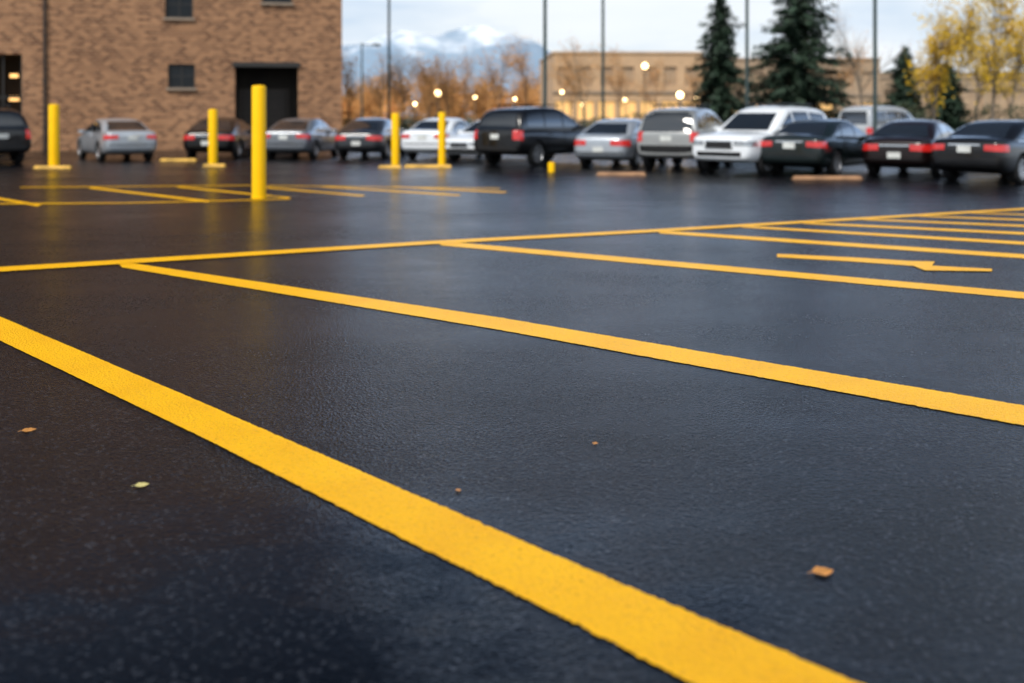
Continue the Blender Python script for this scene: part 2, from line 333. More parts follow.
# ------------------------------------------------------------ mountains
ctrl=[(-900,12),(-300,20),(150,28),(300,50),(350,62),(385,72),(405,75),(430,74),(455,74),(485,76),(508,72),(532,62),(560,50),(620,34),(720,20),(900,12),(1500,10),(2400,6)]
def ridge(px):
    for (a,b),(c,d) in zip(ctrl,ctrl[1:]):
        if a<=px<=c:
            t=(px-a)/(c-a); t=t*t*(3-2*t); return b+(d-b)*t
    return 8
vs=[];fs=[];NX=420;NY=40
for j in range(NY):
    v=j/(NY-1)
    for i in range(NX):
        px=-800+3000*i/(NX-1); Y=4200+1900*v
        X=(px-CX)/F*5000
        prof=math.sin(min(1,v*1.55)*math.pi/2)**1.3 if v<.65 else math.cos((v-.65)/.35*math.pi/2)
        n=mnoise.fractal(Vector((X*.003,Y*.003,0)),1.0,2.0,6)
        h=ridge(px)*5.03*prof*(1+.08*n)+n*22*prof
        vs.append((X*1.04,Y,max(-20,h*1.22)-8))
for j in range(NY-1):
    for i in range(NX-1): fs.append((j*NX+i,j*NX+i+1,(j+1)*NX+i+1,(j+1)*NX+i))
ob('mountain_hills',mesh('mountain_hills',vs,fs,[M['mount']],True),kind='structure',label='distant mountains in painted blue haze with snowy tops',cat='mountain')

# ------------------------------------------------------------ brick building
def facade_mesh(name,W,Hh,Dp,ops,mats,reveal):
    xs=sorted(set([-W,0]+[o[0] for o in ops]+[o[1] for o in ops])); zs=sorted(set([0,Hh]+[o[2] for o in ops]+[o[3] for o in ops]))
    b=MB()
    for i in range(len(xs)-1):
        for j in range(len(zs)-1):
            cx=(xs[i]+xs[i+1])/2; cz=(zs[j]+zs[j+1])/2
            if any(o[0]<cx<o[1] and o[2]<cz<o[3] for o in ops): continue
            b.add([(xs[i],0,zs[j]),(xs[i+1],0,zs[j]),(xs[i+1],0,zs[j+1]),(xs[i],0,zs[j+1])],[(0,1,2,3)])
    for x0,x1,z0,z1,d in ops:
        m=1 if d>1 else 0
        b.add([(x0,0,z0),(x0,d,z0),(x0,d,z1),(x0,0,z1)],[(0,1,2,3)],m); b.add([(x1,0,z0),(x1,d,z0),(x1,d,z1),(x1,0,z1)],[(3,2,1,0)],m)
        b.add([(x0,0,z1),(x1,0,z1),(x1,d,z1),(x0,d,z1)],[(0,1,2,3)],m)
        if z0>.01: b.add([(x0,0,z0),(x1,0,z0),(x1,d,z0),(x0,d,z0)],[(3,2,1,0)],m)
        b.add([(x0,d,z0),(x1,d,z0),(x1,d,z1),(x0,d,z1)],[(0,1,2,3)],1)
    b.add([(0,0,0),(0,Dp,0),(0,Dp,Hh),(0,0,Hh)],[(0,1,2,3)]); b.add([(-W,0,0),(-W,Dp,0),(-W,Dp,Hh),(-W,0,Hh)],[(3,2,1,0)])
    b.add([(-W,Dp,0),(0,Dp,0),(0,Dp,Hh),(-W,Dp,Hh)],[(3,2,1,0)])
    return b.mesh(name,mats)
BA=math.radians(11); BC=D(342,46.0)
def bu(px):
    kk=(px-CX)/F; return -(BC.x-kk*BC.y)/(math.cos(BA)-kk*math.sin(BA))
def bz(px,py):
    u=bu(px); return ZH(py,BC.y+u*math.sin(BA))
bb=ob('brick_building',None,loc=BC,rot=(0,0,BA),label='tall brown brick building with small dark windows',cat='building')
wins=[(bu(165),bu(193),bz(180,18),bz(180,-10)),(bu(168),bu(195),bz(180,88),bz(180,64)),(bu(262),bu(292),bz(280,3),bz(280,-26)),
      (bu(-60),bu(-35),bz(-50,20),bz(-50,-8))]
up=[(a,b,z0+3.6,z1+3.6) for a,b,z0,z1 in (wins[0],wins[2])]
wins+=up
doors=[(bu(235),bu(298),0,bz(266,67),2.2),(bu(-60),bu(22),0,bz(10,54),3.0)]
ops=[(*w_,.25) for w_ in wins]+doors
ob('wall',facade_mesh('wall',34,14.5,18,ops,[M['brick'],M['interior']],.25),bb)
r=MB(); r.box(-34.15,.15,-.15,18.15,14.5,14.8); ob('roof',r.mesh('roof',[M['sill']]),bb)
for x0,x1,z0,z1 in wins:
    p=ob('window',None,bb,loc=((x0+x1)/2,.14,z0))
    W2=(x1-x0)/2; Hh=z1-z0
    f=MB(); t=.07
    f.box(-W2,-W2+t,-.03,.05,0,Hh); f.box(W2-t,W2,-.03,.05,0,Hh); f.box(-W2+t,W2-t,-.03,.05,0,t); f.box(-W2+t,W2-t,-.03,.05,Hh-t,Hh); f.box(-.025,.025,-.025,.045,t,Hh-t); f.box(-W2+t,-.025,-.025,.045,Hh*.5-.02,Hh*.5+.02); f.box(.025,W2-t,-.025,.045,Hh*.5-.02,Hh*.5+.02)
    ob('frame',f.mesh('frame',[M['frame']]),p)
    g=MB(); g.box(-W2+t,W2-t,.006,.014,t,Hh-t); ob('glass',g.mesh('glass',[M['win']]),p)
    s=MB(); s.box(-W2-.08,W2+.08,-.26,-.045,-.10,-.004); ob('sill',s.mesh('sill',[M['sill']]),p)
x0,x1,_,z1,_=doors[0]
d=ob('door',None,bb,loc=((x0+x1)/2,2.1,0)); Wd=(x1-x0)/2
f=MB()
for i in range(9): f.box(-Wd*.92,Wd*.55,0,.04+.02*(i%2),i*.3,(i+1)*.3-.02)
ob('door_leaf',f.mesh('door_leaf',[M['door']]),d)
f=MB(); f.box(Wd*.6,Wd*.66,0,.06,0,2.7); f.box(-Wd,-Wd*.93,0,.06,0,2.7); f.box(-Wd,Wd*.66,0,.06,2.7,2.8); ob('door_frame',f.mesh('door_frame',[M['doorfr']]),d)
f=MB(); f.box(x0-.1,x1+.1,-.12,-.003,z1,z1+.22); ob('lintel',f.mesh('lintel',[M['frame']]),bb)
x0,x1,_,z1,_=doors[1]
for q in [(x1-2.6,x1-1.5,1.2,1.6,z1-.5,z1-.38),(x1-1.0,x1-.7,1.8,2.0,z1-.95,z1-.8),(x1-1.2,x1-.8,2.4,2.5,z1-2.0,z1-1.8),(x1-.62,x1-.4,2.4,2.5,z1-1.5,z1-1.35)]:
    f=MB(); f.box(*q); ob('ceiling_lamp',f.mesh('ceiling_lamp',[M['warm']]),bb)
f=MB(); 
for i in range(6): f.box(x1-.1-i*.75,x1-.04-i*.75,.2,.28,0,z1)
f.box(x1-4,x1,.2,.28,2.3,2.38) 
ob('entrance_frame',f.mesh('entrance_frame',[M['frame']]),bb)
f=MB(); ux=bu(45); f.tube((ux,-.1,0),(ux,-.1,14.4),.055,.055,8); 
for z in range(1,14,2): f.box(ux-.09,ux+.09,-.17,-.003,z,z+.06)
ob('drainpipe',f.mesh('drainpipe',[M['frame']]),bb)

# ------------------------------------------------------------ far buildings
def farbuilding(px0,px1,depth,pytop,rot,label,mat,rows,bays,lit,Dp=16):
    c=D(px1,depth); Wd=(px1-px0)/F*depth; Hh=ZH(pytop,depth)
    e=ob('office_building',None,loc=c,rot=(0,0,rot),label=label,cat='building')
    ops=[];bw=Wd/bays
    rh=(Hh-.9)/rows
    for r_ in range(rows):
        for i in range(bays):
            mg=.2 if r_ else .08
            ops.append((-Wd+i*bw+bw*mg,-Wd+(i+1)*bw-bw*mg,.5+r_*rh+rh*.2,.5+(r_+1)*rh-rh*.25,.35))
    ob('wall',facade_mesh('wall',Wd,Hh,Dp,ops,[mat,M['interior']],.3),e)
    r=MB(); r.box(-Wd-.1,.1,-.1,Dp+.1,Hh,Hh+.2); ob('roof',r.mesh('roof',[mat]),e)
    r=MB(); r.box(-Wd-.1,.1,-.12,-.003,.5+rh-.12,.5+rh+.12); ob('cornice',r.mesh('cornice',[M['sill']]),e)
    for x0,x1,z0,z1,_ in ops:
        wd=ob('window',None,e,loc=((x0+x1)/2,.2,z0)); hw=(x1-x0)/2;h=z1-z0
        g=MB(); g.box(-hw+.05,hw-.05,.02,.04,.05,h-.05)
        islit=(z0<2.5 and R.random()<lit)
        ob('glass',g.mesh('glass',[M['litwin'] if islit else M['winpale']]),wd)
        f=MB(); f.box(-hw,-hw+.08,-.03,.06,0,h);f.box(hw-.08,hw,-.03,.06,0,h);f.box(-hw+.08,hw-.08,-.03,.06,0,.06);f.box(-hw+.08,hw-.08,-.03,.06,h-.06,h);f.box(-.03,.03,-.03,.018,.06,h-.06)
        ob('frame',f.mesh('frame',[M['oframe']]),wd)
farbuilding(553,702,92,54,.05,'tan stone office block with lit windows behind trees',M['tan'],2,7,.8)
farbuilding(702,880,98,60,.02,'brown stone office block with few lit windows',M['tandark'],2,8,.5)
farbuilding(881,1090,106,74,0,'low brown stone office wing behind trees',M['tandark'],1,8,.15)

# ------------------------------------------------------------ bollards, stops
def bollard(px,py,pytop,wpx,label,base=True):
    p=G(px,py); s=F/p.y; r=wpx/2/s; h=(py-pytop)/s
    m=MB(); m.lathe([(0,0),(r,0),(r,h-r*.35),(r*.93,h-r*.15),(r*.7,h-.01),(0,h)],24)
    if base: m.lathe([(0,.02),(r*1.12,.02),(r*1.12,0)],24)
    me=m.mesh('bollard',[M['bollard']],True); me.set_sharp_from_angle(angle=math.radians(40))
    ob('bollard',me,loc=p,label=label,cat='bollard',group='yellow bollards in the lot')
bollard(259,198,85,14,'tall thick yellow steel bollard on wet asphalt')
bollard(213,165.5,109,9,'yellow steel bollard near the brick building')
bollard(54,168,104,10,'yellow steel bollard with yellow kerb foot')
bollard(395.5,167,113,8,'yellow steel bollard beside parked cars')
bollard(442,167,112,7.5,'yellow steel bollard beside a white car')
bollard(551.5,172,162,7,'short yellow stub post on the asphalt',False)
def stop(px0,px1,py,mat,hh=.13,label='worn concrete wheel stop on the asphalt'):
    a=G(px0,py); b=G(px1,py); Ln=(b-a).length
    m=MB(); w0=.11; w1=.06
    x=Ln/2
    m.add([(-x,-w0,0),(x,-w0,0),(x,w0,0),(-x,w0,0),(-x+.05,-w1,hh),(x-.05,-w1,hh),(x-.05,w1,hh),(-x+.05,w1,hh)],[(0,3,2,1),(4,5,6,7),(0,1,5,4),(1,2,6,5),(2,3,7,6),(3,0,4,7)])
    me=m.mesh('wheel_stop',[mat]); bevelmesh(me,.02,2)
    ob('wheel_stop',me,loc=(a+b)/2,rot=(0,0,math.atan2((b-a).y,(b-a).x)),label=label,cat='wheel stop',group='wheel stops in front of parked cars')
for a,b,c in [(34,72,168.5),(160,197,161),(203,226,166.5),(404,452,167.5),(378,402,168)]: stop(a,b,c,M['stop'],label='yellow painted wheel stop on the asphalt',hh=.08)
for a,b,c in [(596,646,175.5),(792,862,179.5)]: stop(a,b,c,M['stopgrey'],hh=.09)

# ------------------------------------------------------------ cars
def loft(stations,ring):
    vs=[];fs=[];k=len(ring)*2-2
    for (x,w_,zb,zt) in stations:
        pts=[(w_*a,zb+b*(zt-zb)) for a,b in ring]
        full=pts+[(-y,z) for y,z in reversed(pts[1:-1])]
        vs+=[(x,y,z) for y,z in full]
    for i in range(len(stations)-1):
        for j in range(k):
            j2=(j+1)%k; fs.append((i*k+j,i*k+j2,(i+1)*k+j2,(i+1)*k+j))
    fs.append(tuple(range(k))); n=(len(stations)-1)*k; fs.append(tuple(range(n+k-1,n-1,-1)))
    return vs,fs
RING=[(0,0),(.80,0),(.94,.05),(1.0,.26),(1.0,.52),(.975,.76),(.935,.93),(.86,1.0),(.45,1.03),(0,1.04)]
def build_car(S):
    vs,fs=loft(S['st'],RING)
    me=mesh('t',vs,fs); recalc(me); o=ob('tmp',me)
    s=o.modifiers.new('s','SUBSURF'); s.levels=2; s.render_levels=2
    wr=S['wr']; cutters=[]
    for wx in S['wx']:
        for sy in (1,-1):
            c=MB(); c.lathe([(0,-.17),(wr+.055,-.17),(wr+.055,.3),(0,.3)],28,'y')
            cm=c.mesh('c',[]); recalc(cm); c_=ob('tmpc',cm,loc=(wx,sy*(S['W']/2-.05),wr+.015),rot=(0,0,0 if sy>0 else math.pi)); cutters.append(c_)
            b=o.modifiers.new('b','BOOLEAN'); b.object=c_; b.operation='DIFFERENCE'; b.solver='EXACT'
    body=evalmesh(o,'body')
    for c_ in cutters: bpy.data.objects.remove(c_)
    bpy.data.objects.remove(o)
    T=S['cab']; vs=[];fs=[]
    wb=S['W']/2*S.get('wbf',.93); zb=S['belt']
    st=[]
    for i,(x,zt) in enumerate(T):
        e=1.0 if 0<i<len(T)-1 else .9
        yt=wb*e-max(0,zt-zb)*S['tumble']
        hgt=max(.02,zt-zb)
        pts=[(0,zb-.25),(wb*e,zb-.25),(wb*e,zb-.02),(wb*e-(hgt*.5)*S['tumble']*.8,zb+hgt*.5),(yt,zt-.07 if hgt>.1 else zt-.01),(yt-.10,zt),(yt*.45,zt+.02),(0,zt+.025)]
        full=pts+[(-y,z) for y,z in reversed(pts[1:-1])]; st.append([(x,y,z) for y,z in full])
    k=len(st[0])
    for r_ in st: vs+=r_
    for i in range(len(st)-1):
        for j in range(k):
            j2=(j+1)%k; fs.append((i*k+j,i*k+j2,(i+1)*k+j2,(i+1)*k+j))
    fs.append(tuple(range(k))); n=(len(st)-1)*k; fs.append(tuple(range(n+k-1,n-1,-1)))
    me=mesh('t',vs,fs); recalc(me); o=ob('tmp',me); s=o.modifiers.new('s','SUBSURF'); s.levels=2
    cabin=evalmesh(o,'cabin'); bpy.data.objects.remove(o)
    bm=bmesh.new(); bm.from_mesh(body); bm.from_mesh(cabin)
    for f in bm.faces:
        f.material_index=0; f.smooth=True
        c=f.calc_center_median()
        for wx in S['wx']:
            r2=math.hypot(c.x-wx,c.z-(wr+.015))
            if abs(c.y)>S['W']/2-.26 and abs(c.y)<S['W']/2-.015 and r2<wr+.056 and (r2<wr or abs(f.normal.y)<.5): f.material_index=1
        if c.z<S['clad']: f.material_index=1
    bm.to_mesh(body); bvh=BVHTree.FromBMesh(bm); bm.free()
    body.materials.clear(); body.materials.append(PAINTS['silver']); body.materials.append(M['dark'])
    body.set_sharp_from_angle(angle=math.radians(35))
    parts=[('body',body,(0,0,0),None,'PAINT')]
    def patch(cs,d,n=(9,6),off=.007):
        d=Vector(d).normalized(); cs=[Vector(c) for c in cs]; vv=[];ok=[];ff=[]
        for j in range(n[1]+1):
            for i in range(n[0]+1):
                u=i/n[0];v=j/n[1]
                p=cs[0].lerp(cs[1],u).lerp(cs[3].lerp(cs[2],u),v)
                h=bvh.ray_cast(p-d*3,d)
                if h[0] is None: vv.append(p); ok.append(False); continue
                nn=h[1] if h[1].dot(d)<0 else -h[1]
                vv.append(h[0]+nn*off-d*.002); ok.append(True)
        for j in range(n[1]):
            for i in range(n[0]):
                q=(j*(n[0]+1)+i,j*(n[0]+1)+i+1,(j+1)*(n[0]+1)+i+1,(j+1)*(n[0]+1)+i)
                if all(ok[t] for t in q): ff.append(q)
        return vv,ff
    def addp(name,cs,d,mat,n=(9,6),off=.007,parent=None):
        vv,ff=patch(cs,d,n,off)
        if not ff: return
        me=mesh(name,vv,ff,[mat if mat else PAINTS['silver']],True)
        parts.append((name,me,(0,0,0),parent,'PAINT' if mat is None else 'FIX'))
    for (x0,z0,x1,z1,x2,z2,x3,z3) in S['sidewin']:
        for sy in (1,-1):
            addp('window',[(x0,sy*2,z0),(x1,sy*2,z1),(x2,sy*2,z2),(x3,sy*2,z3)],(0,-sy,0),M['glass'])
    yb,zb_,yt,zt=S['front']; addp('windscreen',[(3,-yb,zb_),(3,yb,zb_),(3,yt,zt),(3,-yt,zt)],(-1,0,0),M['glass'],(12,6))
    yb,zb_,yt,zt=S['rear']; addp('rear_window',[(-3,-yb,zb_),(-3,yb,zb_),(-3,yt,zt),(-3,-yt,zt)],(1,0,0),M['glass'],(12,6))
    for (x0,x1) in S['doors']:
        for sy in (1,-1):
            z0,z1=S['doorz']; i=len(parts)
            addp('door',[(x0,sy*2,z0),(x1,sy*2,z0),(x1,sy*2,z1),(x0,sy*2,z1)],(0,-sy,0),None,(8,8),.005)
            b=MB(); hx=x0+.16; hz=z1-.07
            h=bvh.ray_cast(Vector((hx,sy*3,hz)),Vector((0,-sy,0)))
            y=h[0].y if h[0] else sy*S['W']/2
            b.box(hx-.09,hx+.09,min(y,y+sy*.04),max(y,y+sy*.04),hz-.015,hz+.015)
            m_=b.mesh('handle',[M['dark']]); bevelmesh(m_,.008,2); parts.append(('handle',m_,(0,0,0),i,'FIX'))
    xr=S['st'][0][0]; xf=S['st'][-1][0]; Wd=S['W']/2
    def corner(name,xe,sx,z0,z1,yi,wrap,dx,dy,mat,slant=0):
        n_=math.hypot(dx,dy); dx/=n_; dy/=n_
        for sy in (1,-1):
            lx,ly=-sx*dy,sy*dx
            p0=Vector((xe,sy*yi)); p1=Vector((xe-sx*wrap,sy*(Wd-.01)))
            t1=(p1-p0).dot(Vector((lx,ly)))
            q=p0+Vector((lx,ly))*t1
            o_=Vector((sx*dx,sy*dy))*.6
            addp(name,[(p0.x+o_.x,p0.y+o_.y,z0+slant),(q.x+o_.x,q.y+o_.y,z0),(q.x+o_.x,q.y+o_.y,z1),(p0.x+o_.x,p0.y+o_.y,z1)],(-sx*dx,-sy*dy,0),mat,(12,5),.010)
    z0,z1,yi=S['tail']; corner('tail_light',xr,-1,z0,z1,yi,S.get('twrap',.30),.75,.66,M['tail'],.03)
    z0,z1,yi=S['headl']; corner('headlight',xf,1,z0,z1,yi,.36,.72,.69,M['head'],.02)
    gz0,gz1,gy=S['grille']; addp('grille_surround',[(3,-gy-.04,gz0-.03),(3,gy+.04,gz0-.03),(3,gy+.04,gz1+.03),(3,-gy-.04,gz1+.03)],(-1,0,0),M['chrome'],(10,5),.010)
    addp('grille',[(3,-gy,gz0),(3,gy,gz0),(3,gy,gz1),(3,-gy,gz1)],(-1,0,0),M['dark'],(10,5),.016)
    lz=S['lowgr']; addp('front_bumper_intake',[(3,-.66,lz),(3,.66,lz),(3,.66,lz+.12),(3,-.66,lz+.12)],(-1,0,0),M['dark'])
    pz=S['platez']; addp('licence_plate',[(-3,-.16,pz),(-3,.16,pz),(-3,.16,pz+.15),(-3,-.16,pz+.15)],(1,0,0),M['plate'],(2,2),.014)
    bz_=S['bump']; addp('rear_bumper',[(-3,-Wd*.92,bz_),(-3,Wd*.92,bz_),(-3,Wd*.92,bz_+S.get('bh',.03)),(-3,-Wd*.92,bz_+S.get('bh',.03))],(1,0,0),M['dark'],(14,2),.009)
    if S.get('garnish'):
        g0=S['garnish']; addp('boot_trim',[(-3,-.36,g0),(-3,.36,g0),(-3,.36,g0+.03),(-3,-.36,g0+.03)],(1,0,0),M['chrome'],(8,1),.012)
    if S.get('trimline'):
        for sy in (1,-1):
            bx0,bx1,bzz=S['trimline']; addp('window_trim',[(bx0,sy*2,bzz),(bx1,sy*2,bzz-.02),(bx1,sy*2,bzz),(bx0,sy*2,bzz+.02)],(0,-sy,0),M['chrome'],(14,1),.010)
    if S.get('rub'):
        for sy in (1,-1):
            rz_=S['rub']; addp('side_moulding',[(-.95,sy*2,rz_),(.95,sy*2,rz_),(.95,sy*2,rz_+.05),(-.95,sy*2,rz_+.05)],(0,-sy,0),M['dark'],(14,1),.014)
    for sy in (1,-1):
        b=MB(); mxx,mz_=S['mirror']; yc=Wd-.06
        b.box(mxx-.055,mxx+.055,min(sy*yc,sy*(yc+.22)),max(sy*yc,sy*(yc+.22)),mz_-.06,mz_+.06); m_=b.mesh('side_mirror',[PAINTS['silver']]); bevelmesh(m_,.035,3); m_.shade_smooth(); parts.append(('side_mirror',m_,(0,0,0),None,'PAINT'))
    if S.get('rack'):
        rz=S['rack']; b=MB()
        for sy in (1,-1): b.tube((-1.6,sy*.55,rz),(.2,sy*.55,rz),.02,.02,6,caps=True); [b.tube((xx,sy*.55,rz-.08),(xx,sy*.55,rz),.02,.02,6) for xx in (-1.55,-.7,.15)]
        for xx in (-1.2,-.2): b.tube((xx,-.55,rz+.01),(xx,.55,rz+.01),.016,.016,6,caps=True)
        parts.append(('roof_rack',b.mesh('roof_rack',[M['dark']]),(0,0,0),None,'FIX'))
    t=MB(); w2=.105
    t.lathe([(wr*.66,-w2*.9),(wr*.8,-w2),(wr*.95,-w2*.95),(wr,-w2*.7),(wr,w2*.7),(wr*.95,w2*.95),(wr*.8,w2),(wr*.66,w2*.9),(wr*.64,0),(wr*.66,-w2*.9)],28,'y'); tm=t.mesh('tyre',[M['tyre']],True)
    t=MB(); t.lathe([(wr*.67,w2*.92),(wr*.62,w2*.9),(wr*.6,w2*.3),(wr*.2,w2*.25),(0,w2*.3)],28,'y',0)
    ns=S.get('spokes',7)
    for i in range(ns):
        an=2*math.pi*i/ns; ca,sa=math.cos(an),math.sin(an); r0,r1=wr*.08,wr*.63; hw=.25/ns
        def P(r_,s_,yy): return (r_*ca-s_*sa,yy,r_*sa+s_*ca)
        t.add([P(r0,-hw*1.3,w2*.7),P(r1,-hw,w2*.85),P(r1,hw,w2*.85),P(r0,hw*1.3,w2*.7),P(r0,-hw*1.3,w2*.3),P(r1,-hw,w2*.3),P(r1,hw,w2*.3),P(r0,hw*1.3,w2*.3)],[(0,1,2,3),(0,4,5,1),(3,2,6,7),(1,5,6,2)],1)
    t.lathe([(wr*.16,w2*.3),(wr*.16,w2*.75),(0,w2*.8)],12,'y',1); t.lathe([(wr*.68,w2*.95),(wr*.62,w2*.97),(wr*.60,w2*.8)],28,'y',1)
    rm=t.mesh('rim',[M['dark'],M['rim']])
    S['parts']=parts; S['tyre']=tm; S['rim']=rm
    return S
SED=dict(name='sedan',L=4.74,W=1.80,wr=.33,wx=(-1.38,1.40),clad=.27,belt=.93,tumble=.36,trimline=(-1.5,.9,.965),
 st=[(-2.37,.66,.46,.88),(-2.34,.79,.37,.98),(-2.2,.865,.28,1.03),(-1.85,.895,.22,1.045),(-1.3,.90,.2,1.0),(-.5,.905,.2,.96),(.5,.905,.2,.94),(1.1,.90,.2,.925),(1.6,.885,.2,.88),(2.05,.85,.22,.81),(2.28,.79,.28,.74),(2.36,.66,.36,.66)],
 cab=[(-1.98,.97),(-1.75,1.07),(-1.2,1.34),(-.75,1.43),(-.2,1.455),(.2,1.43),(.7,1.2),(1.2,.93),(1.3,.88)],
 sidewin=[(-.02,.99,.78,.98,.38,1.24,-.0,1.35),(-.93,1.01,-.09,.995,-.08,1.355,-.78,1.32),(-1.5,1.04,-1.0,1.02,-.85,1.30,-1.1,1.23)],
 front=(.66,.98,.52,1.33),rear=(.66,1.05,.52,1.35),doors=[(.0-.06,.92),(-1.0,-.10)],doorz=(.34,.90),tail=(.74,.90,.46),headl=(.55,.67,.40),grille=(.51,.64,.32),lowgr=(.33),platez=.72,bump=.56,mirror=(.72,.98),garnish=.88)
SEDB=dict(SED); SEDB.update(name='saloon',L=4.86,spokes=5,rub=.56,tumble=.40,
 st=[(-2.43,.55,.48,.80),(-2.40,.70,.38,.90),(-2.26,.83,.29,.98),(-1.9,.90,.23,1.01),(-1.3,.91,.2,.985),(-.5,.915,.2,.955),(.5,.915,.2,.945),(1.1,.91,.2,.93),(1.65,.89,.2,.88),(2.1,.83,.23,.80),(2.34,.72,.29,.72),(2.43,.56,.37,.64)],
 cab=[(-2.05,.93),(-1.85,1.02),(-1.4,1.25),(-.95,1.40),(-.35,1.45),(.15,1.42),(.62,1.24),(1.1,1.0),(1.35,.88)],
 sidewin=[(-.08,.99,.72,.98,.34,1.22,-.06,1.335),(-.98,1.0,-.15,.995,-.14,1.34,-.85,1.30)],
 rear=(.68,1.02,.50,1.31),doors=[(-.12,.88),(-1.05,-.16)],tail=(.66,.84,.38),twrap=.36,platez=.50,bump=.46,garnish=.80,trimline=(-1.05,.85,.968))
SUV=dict(name='suv',L=4.55,W=1.86,wr=.37,wx=(-1.32,1.36),clad=.46,belt=1.10,tumble=.25,trimline=None,rub=.66,
 st=[(-2.27,.76,.48,1.04),(-2.24,.85,.42,1.11),(-2.12,.905,.36,1.13),(-1.7,.925,.32,1.13),(-1.0,.93,.3,1.12),(0,.93,.3,1.11),(.9,.93,.3,1.10),(1.3,.925,.3,1.09),(1.8,.91,.32,1.06),(2.1,.88,.34,1.01),(2.23,.82,.4,.95),(2.27,.72,.46,.88)],
 cab=[(-2.2,1.06),(-2.16,1.3),(-2.02,1.60),(-1.8,1.72),(-1.0,1.77),(-.2,1.78),(.25,1.73),(.7,1.47),(1.2,1.11),(1.3,1.05)],
 sidewin=[(.02,1.17,.80,1.16,.42,1.42,.03,1.63),(-.98,1.18,-.07,1.17,-.06,1.64,-.92,1.64),(-1.95,1.2,-1.06,1.18,-1.02,1.63,-1.78,1.58)],
 front=(.72,1.16,.60,1.62),rear=(.76,1.10,.66,1.65),doors=[(-.04,1.0),(-.92,-.08)],doorz=(.48,1.06),tail=(.80,1.10,.70),twrap=.2,headl=(.76,.90,.46),grille=(.70,.88,.38),lowgr=(.49),platez=.84,bump=.42,bh=.30,mirror=(.85,1.18),rack=1.86)
SUVB=dict(SUV); SUVB.update(name='big_suv',L=4.9,W=1.92,wx=(-1.45,1.5),belt=1.12,bh=.12,bump=.5,clad=.42,rear=(.72,1.13,.62,1.62),spokes=5,
 st=[(x*1.07,w_*1.03,a,b+.02) for x,w_,a,b in SUV['st']],cab=[(x*1.02-.05,z*1.02) for x,z in SUV['cab']],rack=1.88,sidewin=[(.02,1.19,.80,1.18,.42,1.44,.03,1.66),(-.98,1.2,-.07,1.19,-.06,1.66,-.92,1.66),(-1.95,1.22,-1.06,1.2,-1.02,1.65,-1.82,1.6)])
VAN=dict(SUV); VAN.update(name='van',belt=1.15,tumble=.16,st=[(x*1.07,w_*1.02,a,b+.05) for x,w_,a,b in SUV['st']],L=4.9,
 cab=[(-2.38,1.1),(-2.36,1.4),(-2.28,1.9),(-2.0,2.02),(-1,2.05),(0,2.05),(.8,1.98),(1.2,1.65),(1.7,1.2),(1.8,1.12)],
 sidewin=[(.1,1.2,1.2,1.2,.85,1.7,.1,1.82),(-.98,1.22,.0,1.22,.0,1.82,-.98,1.82),(-2.1,1.24,-1.06,1.22,-1.06,1.82,-2.05,1.8)],rack=None,wx=(-1.45,1.55),front=(.75,1.25,.62,1.85),rear=(.7,1.25,.62,1.82))
for S in (SED,SEDB,SUV,SUVB,VAN): build_car(S)
def place(S,colr,ax,ay,px,py,a,label,cat='car',flip=False,scale=1.0):
    p=G(px,py)
    phi=math.atan((px-CX)/F)+math.radians(a)+(math.pi if flip else 0)
    rz=math.pi/2-phi
    off=Matrix.Rotation(rz,2)@Vector((ax*S['L']/2,ay*S['W']/2))*scale
    e=ob('parked_car',None,loc=(p.x-off.x,p.y-off.y,0),rot=(0,0,rz),label=label,cat=cat,group='cars parked in the lot'); e.scale=(scale,)*3
    objs=[]
    for name,me,loc,par,mk in S['parts']:
        o=ob(name,me,objs[par] if par is not None else e,loc=loc)
        if mk=='PAINT':
            o.material_slots[0].link='OBJECT'; o.material_slots[0].material=PAINTS[colr]
        objs.append(o)
    for wx in S['wx']:
        for sy in (1,-1):
            wh=ob('wheel',None,e,loc=(wx,sy*(S['W']/2-.125),S['wr']),rot=(0,0,0 if sy>0 else math.pi))
            ob('tyre',S['tyre'],wh); ob('rim',S['rim'],wh)
    return e
place(SUVB,'black',-1,-1,35,164.5,-24,'dark car near the lit building entrance')
place(SED,'silver',-1,-1,160,161,-16,'silver sedan with red tail lights by the brick wall')
place(SEDB,'black',-1,1,179,160,17,'low dark sedan parked by the brick doorway',scale=1.03)
place(SED,'grey',-1,1,258,160,20,'grey sedan with red tail lights by the brick wall')
place(SEDB,'darkgrey',-1,1,331,159.5,18,'dark grey sedan with red tail lights')
place(SED,'white',-1,1,398,160,24,'white sedan beside yellow bollards')
place(SED,'white',1,-1,436,161.5,34,'white sedan showing its bonnet',flip=True)
place(SUVB,'black',-1,1,470,165.5,40,'black SUV parked at an angle',cat='suv')
place(SEDB,'silver',-1,1,569,168.5,22,'silver sedan with red tail lights')
place(SUV,'beige',-1,1,634,170.5,20,'silver beige SUV with dark rear window and bumper',cat='suv')
place(SUVB,'white',1,-1,687,173.5,34,'white SUV facing the lot with bonnet showing',cat='suv',flip=True)
place(SED,'darkgreen',-1,1,756,175.5,26,'dark green sedan with red tail lights')
place(VAN,'vangrey',-1,1,834,151.5,34,'pale grey van parked behind other cars',cat='van',scale=.95)
place(SEDB,'wine',-1,1,857,177,17,'dark maroon black sedan with red tail lights')
place(SED,'black',-1,1,926,182,28,'shiny black sedan with red tail lights')

